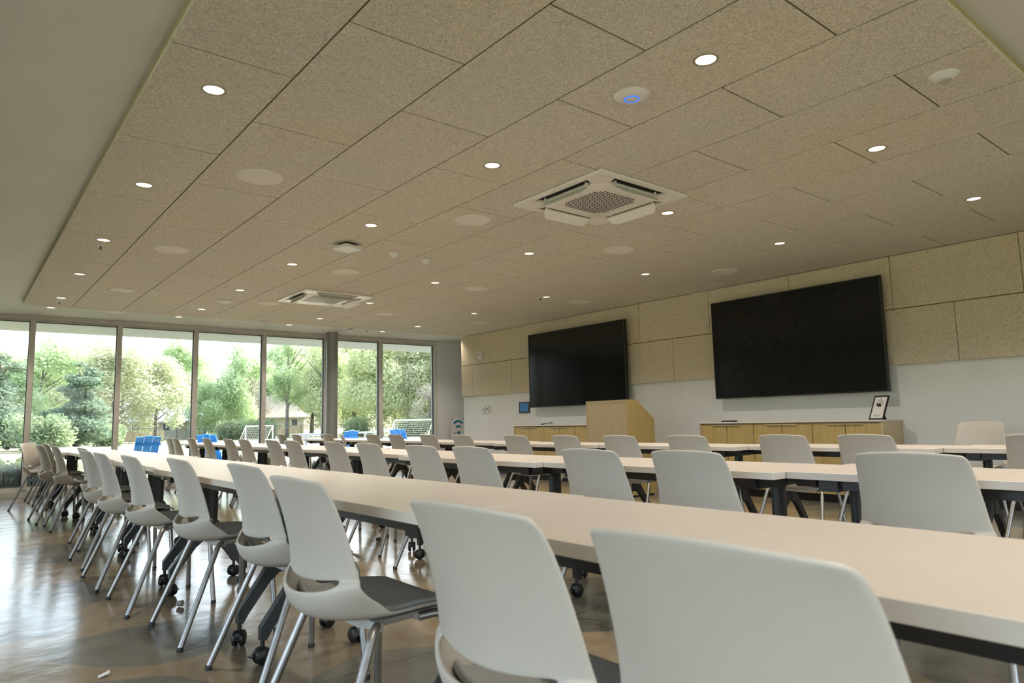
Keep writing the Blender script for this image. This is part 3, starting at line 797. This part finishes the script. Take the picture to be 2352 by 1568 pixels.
# little things on the floor
for x, y, lab in ((1.04, 4.22, 'clear knob shaped chair glide lying on the floor beside the near chairs'), (2.84, 5.32, 'dark knob shaped chair glide lying on the floor under the middle chairs')):
    o = MB().lathe([(0, -.016), (.013, -.014), (.016, -.006), (.010, -.002), (.010, .004), (.017, .008), (.017, .014), (0, .017)], n=20).build('loose_glide', M['clear'] if x < 2 else M['bezel'], None, 50)
    o.location = (x, y, .018); o.rotation_euler = (1.45, .2, .6); tag(o, lab, 'chair glide')
o = MB().add([(-.02, -.012, .0), (.02, -.014, .012), (.024, .012, .016), (-.016, .014, .002), (-.02, -.012, .001), (.02, -.014, .013), (.024, .012, .017), (-.016, .014, .003)],
             [(3, 2, 1, 0), (4, 5, 6, 7), (0, 1, 5, 4), (1, 2, 6, 5), (2, 3, 7, 6), (3, 0, 4, 7)]).build('paper_scrap', M['paper']); o.location = (.53, 3.27, .001)
tag(o, 'tiny curled white paper scrap on the bare floor at lower left', 'paper')

# ------------------------------------------------------------------ outside
struct('trim_3', MB().box(XL-1, 12, YW+.12, 15.25, 2.80, 3.05), M['soffit_out'])
struct('wall_outside', MB().box(XL-2.2, 12.5, YB-2, 15.25, 3.05, 3.4), M['white_wall'])
g = MB().box(-150, 170, 15.0, 230, -.32, -.12); tag(g.build('lawn', M['lawn']), kind='structure')
g = MB().box(-60, 60, YW+.12, 15.0, -.32, -.06); tag(g.build('gravel_bed', M['mulch']), kind='structure')
g = MB().box(-90, XL-.2, -60, YW+.12, -.32, -.1); tag(g.build('side_lawn', M['lawn']), kind='structure')
g = MB().box(XL-.2, 60, -60, YB-.2, -.32, -.1); tag(g.build('rear_lawn', M['lawn']), kind='structure')

# blue slatted garden chairs
def garden_chair():
    r = empty('garden_chair')
    nb = 3
    for i in range(nb):
        t = (i-(nb-1)/2); w = .17
        x0 = t*.178; x1 = t*.186
        y0, z0, y1, z1 = .16, .32, -.20, 1.02-abs(t)*.02
        dy = abs(t)*.012
        sl = MB().add([(x0-w/2, y0+dy, z0), (x0+w/2, y0+dy, z0), (x1+w/2, y1+dy, z1), (x1-w/2, y1+dy, z1),
                       (x0-w/2, y0+dy-.022, z0-.01), (x0+w/2, y0+dy-.022, z0-.01), (x1+w/2, y1+dy-.022, z1-.01), (x1-w/2, y1+dy-.022, z1-.01)],
                      [(0, 1, 2, 3), (7, 6, 5, 4), (0, 4, 5, 1), (1, 5, 6, 2), (2, 6, 7, 3), (3, 7, 4, 0)])
        sl.build('back_slat', M['blue'], r)
    MB().box(-.28, .28, -.16, -.135, .80, .86).build('back_rail', M['blue'], r)
    s = MB()
    for i in range(5): s.box(-.27, .27, .14+i*.095, .225+i*.095, .33+i*.012, .35+i*.012)
    s.build('seat', M['blue'], r)
    for q in (-1, 1):
        MB().box(q*.34-.06, q*.34+.06, -.12, .62, .56, .585).build('armrest', M['blue'], r)
        MB().box(q*.33-.015, q*.33+.015, .50, .60, 0, .56).build('leg', M['blue'], r)
        MB().add([(q*.30-.015, -.28, 0), (q*.30+.015, -.28, 0), (q*.30+.015, -.18, 0), (q*.30-.015, -.18, 0), (q*.30-.015, .05, .38), (q*.30+.015, .05, .38), (q*.30+.015, .62, .40), (q*.30-.015, .62, .40), (q*.30-.015, .62, .30), (q*.30+.015, .62, .30)],
                 [(0, 1, 5, 4), (4, 5, 6, 7), (7, 6, 9, 8), (8, 9, 2, 3), (3, 2, 1, 0), (0, 4, 7, 8, 3), (1, 2, 9, 6, 5)]).build('leg', M['blue'], r)
    return r
GC = garden_chair()
for i, (x, y, a, lab) in enumerate(((3.18, 16.0, .12, 'blue slatted garden chair seen square on behind the left window mullions'), (4.55, 16.3, -.9, 'blue slatted garden chair turned aside, seen above the middle tables'),
                            (7.62, 15.9, .35, 'blue slatted garden chair just right of the steel column'), (9.15, 15.9, -1.15, 'blue slatted garden chair turned sideways before the right goal'))):
    o = GC if i == 0 else copy_tree(GC)
    o.location = (x, y, -.12); o.rotation_euler = (0, 0, a); o.scale = (.88, .88, .95)
    tag(o, lab, 'garden chair', 'blue garden chairs on the lawn')
for i, (x, y) in enumerate(((7.0, 16.9), (9.0, 17.6))):
    o = empty('patio_table', (x, y, -.12))
    MB().bbox(-.3, .3, -.3, .3, .86, .90, .005).build('table_top', M['palewood'], o)
    MB().lathe([(.2, 0), (.2, .02), (.04, .04), (.04, .86)], n=20).build('pedestal', M['palewood'], o, 40)
    tag(o, ('pale blue outdoor side table left of the steel column', 'pale blue outdoor side table seen between the right hand windows')[i], 'table', 'pale outdoor side tables')

# football goals
def goal(x, y, w, h, label, rz=0):
    o = empty('football_goal', (x, y, -.12), rz)
    MB().tube([(-w/2, 0, 0), (-w/2, 0, h), (w/2, 0, h), (w/2, 0, 0)], .035, 8).build('goal_frame', M['goal'], o, 50)
    MB().tube([(-w/2, 0, h), (-w/2, 1.4, 0), (w/2, 1.4, 0), (w/2, 0, h)], .02, 8).build('rear_brace', M['goal'], o, 50)
    nt = MB()
    for i in range(15):
        t = i/14; xx = -w/2+w*t; nt.tube([(xx, 0, h), (xx, 1.4, 0)], .0028, 4, caps=False)
        nt.tube([(-w/2, 1.4*t, h*(1-t)), (w/2, 1.4*t, h*(1-t))], .0028, 4, caps=False)
    nt.build('net', M['goal'], o)
    tag(o, label, 'goal', 'football goals on the lawn')
goal(11.2, 32.5, 1.25*1.0, 1.15, 'white football goal seen beside the fourth mullion')
goal(15.3, 25.5, 1.7, 1.25, 'white football goal seen at the right end of the glazing', -.25)

# houses beyond the field
def house(x, y, w, d, h, rh, roof, wall, label, dormer=False, rz=0):
    o = empty('house', (x, y, -.12), rz)
    b = MB().box(-w/2, w/2, -d/2, d/2, 0, h); b.build('wall', wall, o)
    e = .5
    rf = MB().add([(-w/2-e, -d/2-e, h), (w/2+e, -d/2-e, h), (w/2+e, d/2+e, h), (-w/2-e, d/2+e, h), (-w/2+w*.18, 0, h+rh), (w/2-w*.18, 0, h+rh),
                   (-w/2-e, -d/2-e, h-.15), (w/2+e, -d/2-e, h-.15), (w/2+e, d/2+e, h-.15), (-w/2-e, d/2+e, h-.15)],
                  [(0, 1, 5, 4), (1, 2, 5), (2, 3, 4, 5), (3, 0, 4), (6, 7, 1, 0), (7, 8, 2, 1), (8, 9, 3, 2), (9, 6, 0, 3), (9, 8, 7, 6)])
    rf.build('roof', roof, o)
    k = int(w//2.6)
    for i in range(k):
        xx = -w/2+(i+.6)*w/k
        wn = MB().box(xx-.42, xx+.42, -d/2-.05, -d/2, .9, 2.0).build('window', M['goal'], o)
        MB().box(xx-.35, xx+.35, -d/2-.07, -d/2-.05, .97, 1.93).build('pane', M['winglass'], wn)
    if dormer:
        xx = -w*.12; zz = h+rh*.28
        MB().box(xx-.7, xx+.7, -d/2+d*.10, -d/2+d*.4, zz, zz+1.1).build('dormer', M['siding'], o)
        MB().add([(xx-.9, -d/2+d*.05, zz+1.05), (xx, -d/2+d*.05, zz+1.7), (xx+.9, -d/2+d*.05, zz+1.05), (xx-.9, 0, zz+1.05), (xx, 0, zz+1.7), (xx+.9, 0, zz+1.05)],
                 [(0, 2, 1), (3, 4, 5), (0, 1, 4, 3), (1, 2, 5, 4), (0, 3, 5, 2)]).build('dormer_roof', roof, o)
        wn = MB().box(xx-.35, xx+.35, -d/2+d*.10-.05, -d/2+d*.10, zz+.2, zz+.95).build('window', M['goal'], o)
        MB().box(xx-.28, xx+.28, -d/2+d*.10-.07, -d/2+d*.10-.05, zz+.26, zz+.89).build('pane', M['winglass'], wn)
    tag(o, label, 'house')
house(17.2, 82, 8.5, 7, 1.9, 2.3, M['shingle'], M['siding'], 'pale house with a grey roof and small dormer beyond the field', True)
house(29.6, 82, 5.6, 6, 2.2, 2.6, M['shingle_tan'], M['siding'], 'tan roofed house behind the left goal')
house(9.5, 84, 4.5, 5, 1.8, 2.2, M['shingle'], M['siding'], 'small grey roofed house half hidden by trees, left of the dormer house')

# timber fence panels and wire fence
def wood_fence(x0, x1, y, h, label):
    o = empty('timber_fence', (x0, y, -.12)); w = x1-x0; n = int(w/.16)
    b = MB()
    for i in range(n): b.box(i*.16, i*.16+.15, 0, .03, .05, h-random.random()*.03)
    b.build('fence_boards', M['fencewood'], o)
    for i in range(int(w/2.4)+1): MB().box(i*2.4-.05, i*2.4+.05, .03, .13, 0, h+.05).build('fence_post', M['fencewood'], o)
    tag(o, label, 'fence')
wood_fence(7.6, 15.0, 68, 1.05, 'weathered timber board fence under the trees at left')
wood_fence(26.6, 30.4, 74, 1.2, 'brown timber fence in front of the tan roofed house')
o = empty('wire_fence', (1.0, 64, -.12))
b = MB()
for i in range(0, 110): b.tube([(i*.5, 0, 0), (i*.5+.5, 0, 1.2)], .012, 4, caps=False); b.tube([(i*.5+.5, 0, 0), (i*.5, 0, 1.2)], .012, 4, caps=False)
b.tube([(0, 0, 1.2), (55, 0, 1.2)], .025, 6)
b.build('wire_mesh', M['wire'], o)
for i in range(23): MB().tube([(i*2.5, 0, 0), (i*2.5, 0, 1.28)], .035, 6).build('fence_post', M['wire'], o, 40)
tag(o, 'low dark wire mesh fence running along the far side of the lawn', 'fence')
o = MB().tube([(0, 0, 0), (0, 0, 3.4)], .06, 8).build('utility_pole', M['wire'], None, 40); o.location = (17.9, 76, -.12)
tag(o, 'thin dark pole standing before the dormer house', 'pole')

# trees
def leaves(mb, blobs, n, s, seed, flat=1.0):
    R = random.Random(seed); tot = sum(b[3]**2 for b in blobs)
    for (bx, by, bz, br) in blobs:
        for _ in range(int(n*br*br/tot)):
            d = Vector((R.gauss(0, 1), R.gauss(0, 1), R.gauss(0, 1)))
            d = d.normalized()*(R.random()**.45)*br
            c = Vector((bx+d.x, by+d.y, bz+d.z*flat))
            a = Vector((R.gauss(0, 1), R.gauss(0, 1), R.gauss(0, 1))).normalized(); b = a.orthogonal().normalized()
            k = s*R.uniform(.6, 1.4)
            mb.add([c-a*k, c-b*k*.55, c+a*k, c+b*k*.55], [(0, 1, 2, 3)])
    return mb
def branches(mb, h, r0, seed, n=9, spread=2.4, up=.6):
    R = random.Random(seed)
    mb.tube([(0, 0, 0), (.1, 0, h*.3), (-.1, .1, h*.6), (.1, 0, h)], [r0, r0*.75, r0*.45, r0*.12], 8)
    for i in range(n):
        z = h*R.uniform(.3, .8); a = R.uniform(0, 2*PI); l = spread*R.uniform(.6, 1.1)
        p0 = Vector((0, 0, z)); p1 = p0+Vector((math.cos(a)*l*.5, math.sin(a)*l*.5, l*up*.6)); p2 = p0+Vector((math.cos(a)*l, math.sin(a)*l, l*up*1.2))
        mb.tube([p0, p1, p2], [r0*.3, r0*.2, r0*.05], 6)
    return mb
def blob_crown(seed, n, R0, h0, h1, br):
    R = random.Random(seed); bl = []
    for i in range(n):
        t = R.random(); z = h0+(h1-h0)*t; rr = R0*math.sin(PI*min(.97, max(.12, t*.85+.1)))**.8
        a = R.uniform(0, 2*PI); q = rr*R.uniform(.35, 1)
        bl.append((q*math.cos(a), q*math.sin(a), z, br*R.uniform(.7, 1.25)))
    return bl
PROTO = {}
def tree_proto(kind):
    if kind in PROTO: return PROTO[kind]
    seed = {'spring': 1, 'olive': 2, 'yellow': 3, 'cedar': 4, 'bare': 5, 'bush': 6, 'open': 8}[kind]
    o = empty({'cedar': 'cedar_tree', 'bush': 'garden_bush', 'bare': 'budding_tree'}.get(kind, 'leafy_tree'))
    t = MB(); f = MB()
    if kind == 'cedar':
        bl = [(random.Random(i).uniform(-.75, .75), random.Random(i+50).uniform(-.75, .75), .9+i*.36, max(.35, 1.5-i*.06)*random.Random(i+90).uniform(.7, 1.15)) for i in range(19)]
        leaves(f, bl, 11000, .11, seed, .6); branches(t, 7.4, .16, seed, 6, 1.2)
    elif kind == 'bush':
        leaves(f, blob_crown(seed, 7, .9, .3, 1.1, .6), 3500, .07, seed); branches(t, 1.0, .05, seed, 6, .6)
    elif kind == 'bare':
        leaves(f, blob_crown(seed, 22, 2.4, 1.8, 7.4, .95), 7000, .075, seed); branches(t, 7.0, .16, seed, 26, 2.4)
    elif kind == 'open':
        leaves(f, blob_crown(seed, 15, 2.6, 3.6, 8.2, .85), 7500, .10, seed); branches(t, 7.6, .22, seed, 16, 2.6, .8)
    else:
        leaves(f, blob_crown(seed, 24, 2.7, 1.5, 7.6, 1.15), 13500, .11, seed); branches(t, 6.8, .20, seed, 12, 2.4)
    t.build('trunk', M['bark'], o, 50)
    f.build('foliage', {'spring': M['leaf_spring'], 'olive': M['leaf_olive'], 'yellow': M['leaf_yellow'], 'cedar': M['leaf_dark'], 'bare': M['leaf_bare'], 'bush': M['leaf_bush'], 'open': M['leaf_spring']}[kind], o)
    o.location = (0, -500, -50)
    PROTO[kind] = [o, False]; return PROTO[kind]
def tree(kind, x, y, s, sz, rz, label, group='trees around the field'):
    p = tree_proto(kind)
    if p[1]: o = copy_tree(p[0])
    else: o = p[0]; p[1] = True
    o.location = (x, y, -.14); o.scale = (s, s, sz); o.rotation_euler = (0, 0, rz)
    tag(o, label, 'bush' if kind == 'bush' else 'tree', group)
T = [('cedar', 2.1, 50, 1.25, .78, 0, 'dark cedar at the extreme left edge of the glazing'),
     ('spring', 5.6, 66, 1.1, 1.06, 1, 'bright green rounded tree rising behind the two cedars'),
     ('cedar', 6.4, 52, 1.15, .72, 2, 'dark spreading cedar right of the first mullion'),
     ('olive', 10.2, 63, 1.2, .96, .5, 'tall olive green tree between the first and second mullions'),
     ('olive', 13.9, 66, .95, .9, 2.5, 'olive green tree directly behind the second mullion'),
     ('open', 16.2, 88, 1.15, 1.25, .2, 'open crowned tree with pale limbs above the dormer house'),
     ('spring', 20.3, 75, .75, .72, 2.1, 'small green tree just left of the third mullion'),
     ('spring', 23.6, 76, 1.15, 1.22, 1.4, 'broad bright green tree right of the third mullion'),
     ('bare', 26.4, 80, 1.0, 1.1, 0, 'half bare budding tree beside the fourth mullion'),
     ('open', 26.2, 68, .95, 1.14, 3.9, 'dark limbed leaning tree left of the steel column'),
     ('yellow', 29.0, 66, .95, 1.22, .6, 'yellow green tree filling the glass left of the steel column'),
     ('yellow', 31.3, 58, 1.15, 1.22, 2.2, 'yellow green tree just right of the steel column'),
     ('olive', 34.2, 58, 1.15, 1.18, 1.1, 'olive green tree behind the sixth mullion'),
     ('yellow', 37.6, 58, 1.2, 1.18, 4.1, 'yellow green tree filling the last window'),
     ('bare', 36.3, 52, 1.1, 1.0, 2, 'twiggy budding tree in the last window'),
     ('bare', 33.0, 52, .7, .62, 1, 'low budding tree right of the steel column'),
     ('bare', 40.5, 56, 1.2, 1.2, 5, 'budding tree at the right end of the glazing'),
     ('olive', 44.0, 60, 1.3, 1.2, 5, 'olive tree beyond the right end of the glazing'),
     ('spring', -1.5, 62, 1.3, 1.0, 3, 'bright green tree at the far left beyond the cedar'),
     ('bare', 12.0, 76, 1.0, 1.05, 3, 'budding tree behind the olive trees at left'),
     ('olive', 20.2, 90, 1.1, 1.0, 3, 'olive tree behind the dormer house'),
     ('spring', 28.5, 92, 1.1, 1.1, 1, 'green tree behind the tan roofed house'),
     ('yellow', 34.5, 70, 1.2, 1.3, 3.3, 'tall yellow green tree at the back, right of the column'),
     ('yellow', 39.5, 70, 1.2, 1.3, 1.3, 'tall yellow green tree at the back of the last window'),
     ('bush', 1.0, 46, 1.6, 1.2, 0, 'leafy bush at the foot of the left cedar'),
     ('bush', 3.9, 47, 1.7, 1.5, 1, 'pale green bush right behind the first mullion'),
     ('bush', 8.3, 56, 1.5, 1.1, 2, 'low bush before the timber fence'),
     ('bush', 19.9, 66, 1.6, 1.3, 3, 'dark round bush left of the third mullion'),
     ('bush', 21.0, 66, 1.7, 1.2, 4, 'round bush right of the third mullion'),
     ('bush', 23.9, 67, 2.0, 1.3, 5, 'spreading bush before the broad green tree'),
     ('bush', 29.2, 60, 1.9, 1.3, 2, 'bush left of the steel column'),
     ('bush', 31.0, 52, 1.7, 1.2, 3, 'bush right of the steel column'),
     ('bush', 33.6, 50, 1.8, 1.4, 4, 'bush behind the sixth mullion'),
     ('bush', 36.4, 50, 1.9, 1.4, 5, 'bush behind the right goal')]
back = [(-5, 84, 'spring'), (0.5, 80, 'olive'), (4.5, 86, 'spring'), (9, 82, 'yellow'), (12.5, 88, 'olive'), (15.5, 92, 'spring'), (19, 100, 'olive'), (22.5, 95, 'spring'),
        (27, 100, 'spring'), (31.5, 84, 'spring'), (35.5, 84, 'yellow'), (39, 86, 'olive'), (43, 84, 'yellow'), (47.5, 80, 'yellow'), (51, 86, 'olive'), (56, 90, 'spring')]
for i, (x, y, k) in enumerate(back):
    T.append((k, x, y, 1.35, 1.22+.12*math.sin(i*2.1)+(.2 if x > 20 else 0), i*1.3, 'hazy green tree of the rear tree line, %s from the left' % ORD[i+1]))
T += [('bush', .84, 14.75, .40, .48, 1, 'small grey green shrub just outside the lowest left pane'), ('bush', .40, 14.65, .42, .45, 2, 'small shrub outside the far left pane'),
      ('bush', 4.9, 14.5, .34, .34, 3, 'small shrub outside, right of the fourth mullion'), ('bush', 1.6, 14.8, .38, .4, 4, 'small shrub outside, right of the first mullion')]
for t in T: tree(*t)

# ornamental grasses against the glass
def grass_clump(seed, n, h, mat, spread):
    R = random.Random(seed); m = MB()
    for i in range(n):
        a = R.uniform(0, 2*PI); r = spread*R.random()*.3; l = h*R.uniform(.6, 1.1); b = spread*R.uniform(.3, 1)
        p0 = Vector((r*math.cos(a), r*math.sin(a), 0)); p1 = p0+Vector((math.cos(a)*b*.4, math.sin(a)*b*.4, l*.7)); p2 = p0+Vector((math.cos(a)*b, math.sin(a)*b, l*R.uniform(.75, 1)))
        w = Vector((-math.sin(a), math.cos(a), 0))*.006
        m.add([p0-w, p0+w, p1+w*.8, p1-w*.8, p2], [(0, 1, 2, 3), (3, 2, 4)])
    return m.build('ornamental_grass', mat)
GP = [grass_clump(1, 1500, .55, M['sage'], .50), grass_clump(2, 600, .62, M['grassblade'], .26), grass_clump(3, 500, .40, M['sage'], .28)]
used_g = [False]*3
spots = [(.64, 14.0, 0, 'lowest left corner of the glass'), (.86, 14.35, 0, 'behind the first mullion base'), (.73, 13.7, 2, 'first mullion base'), (.28, 13.9, 0, 'lower left corner, left clump'), (1.25, 14.0, 0, 'right of the first mullion'), (2.6, 13.8, 2, 'second bay'), (3.7, 13.7, 1, 'third mullion foot'),
         (4.30, 13.7, 1, 'left of the fourth mullion'), (4.95, 13.65, 1, 'right of the fourth mullion, straw coloured'), (5.9, 13.6, 2, 'foot of the steel column'), (6.55, 13.8, 0, 'right of the steel column'), (7.6, 13.7, 2, 'last bay but one'), (-.4, 13.9, 1, 'far left bay')]
for x, y, k, lab in spots:
    if used_g[k]: o = GP[k].copy(); COL.objects.link(o)
    else: o = GP[k]; used_g[k] = True
    o.location = (x, y, -.06); o.rotation_euler = (0, 0, random.uniform(0, 6))
    tag(o, 'tuft of ornamental grass outside the glass, '+lab, 'grass clump', 'ornamental grasses along the glazing')

# ------------------------------------------------------------------ light
w = bpy.data.worlds.new('sky'); sc.world = w; w.use_nodes = True; nt = w.node_tree
bg = nt.nodes['Background']
sky = nt.nodes.new('ShaderNodeTexSky'); sky.sky_type = 'NISHITA'; sky.sun_disc = False
sky.sun_elevation = math.radians(42); sky.sun_rotation = math.radians(69); sky.air_density = 1.0; sky.dust_density = 4.0; sky.ozone_density = 1.0
hs = nt.nodes.new('ShaderNodeHueSaturation'); hs.inputs['Saturation'].default_value = .7
nt.links.new(sky.outputs[0], hs.inputs['Color']); nt.links.new(hs.outputs[0], bg.inputs['Color'])
bg.inputs['Strength'].default_value = .55
sd = bpy.data.lights.new('sun', 'SUN'); sd.energy = 5.5; sd.angle = math.radians(1.2); sd.color = (1, .96, .88)
so = bpy.data.objects.new('sun', sd); COL.objects.link(so)
dirv = Vector((-.85, -.32, -.80)); so.rotation_euler = dirv.to_track_quat('-Z', 'Y').to_euler(); so.location = (10, 0, 20)
def portal(name, loc, rot, sx, sy):
    d = bpy.data.lights.new(name, 'AREA'); d.shape = 'RECTANGLE'; d.size = sx; d.size_y = sy; d.cycles.is_portal = True
    o = bpy.data.objects.new(name, d); COL.objects.link(o); o.location = loc; o.rotation_euler = rot
portal('sky_portal', (2.4, YW+.2, 1.4), (math.radians(-90), 0, 0), 11.9, 2.7)
portal('sky_portal', (XL-.25, .6, 1.38), (0, math.radians(-90), 0), 2.6, 9.9)
portal('sky_portal', (1.45, YB-.25, 1.38), (math.radians(90), 0, 0), 10.1, 2.5)

# ------------------------------------------------------------------ camera
cam = bpy.data.cameras.new('camera'); co = bpy.data.objects.new('camera', cam); COL.objects.link(co)
yaw, pit, rol = .68316637, .11554846, -.0223457
fw = Vector((math.sin(yaw)*math.cos(pit), math.cos(yaw)*math.cos(pit), math.sin(pit)))
rt = Vector((math.cos(yaw), -math.sin(yaw), 0)); up = rt.cross(fw)
r2 = rt*math.cos(rol)+up*math.sin(rol); u2 = -rt*math.sin(rol)+up*math.cos(rol)
m = Matrix((r2, u2, -fw)).transposed().to_4x4(); m.translation = (0, 0, .97)
co.matrix_world = m
cam.sensor_width = 36; cam.lens = 1584.115*36/2352; cam.clip_start = .02; cam.clip_end = 600
cam.dof.use_dof = True; cam.dof.focus_distance = 4.6; cam.dof.aperture_fstop = 5.6
sc.camera = co

sc.view_settings.view_transform = 'Standard'; sc.view_settings.look = 'None'
sc.view_settings.gamma = 1; sc.view_settings.use_curve_mapping = False
sc.view_settings.exposure = 1.52
sc.cycles.use_denoising = True
sc.cycles.max_bounces = 8; sc.cycles.diffuse_bounces = 5; sc.cycles.transparent_max_bounces = 24
sc.cycles.sample_clamp_indirect = 8
sc.cycles.caustics_reflective = False; sc.cycles.caustics_refractive = False
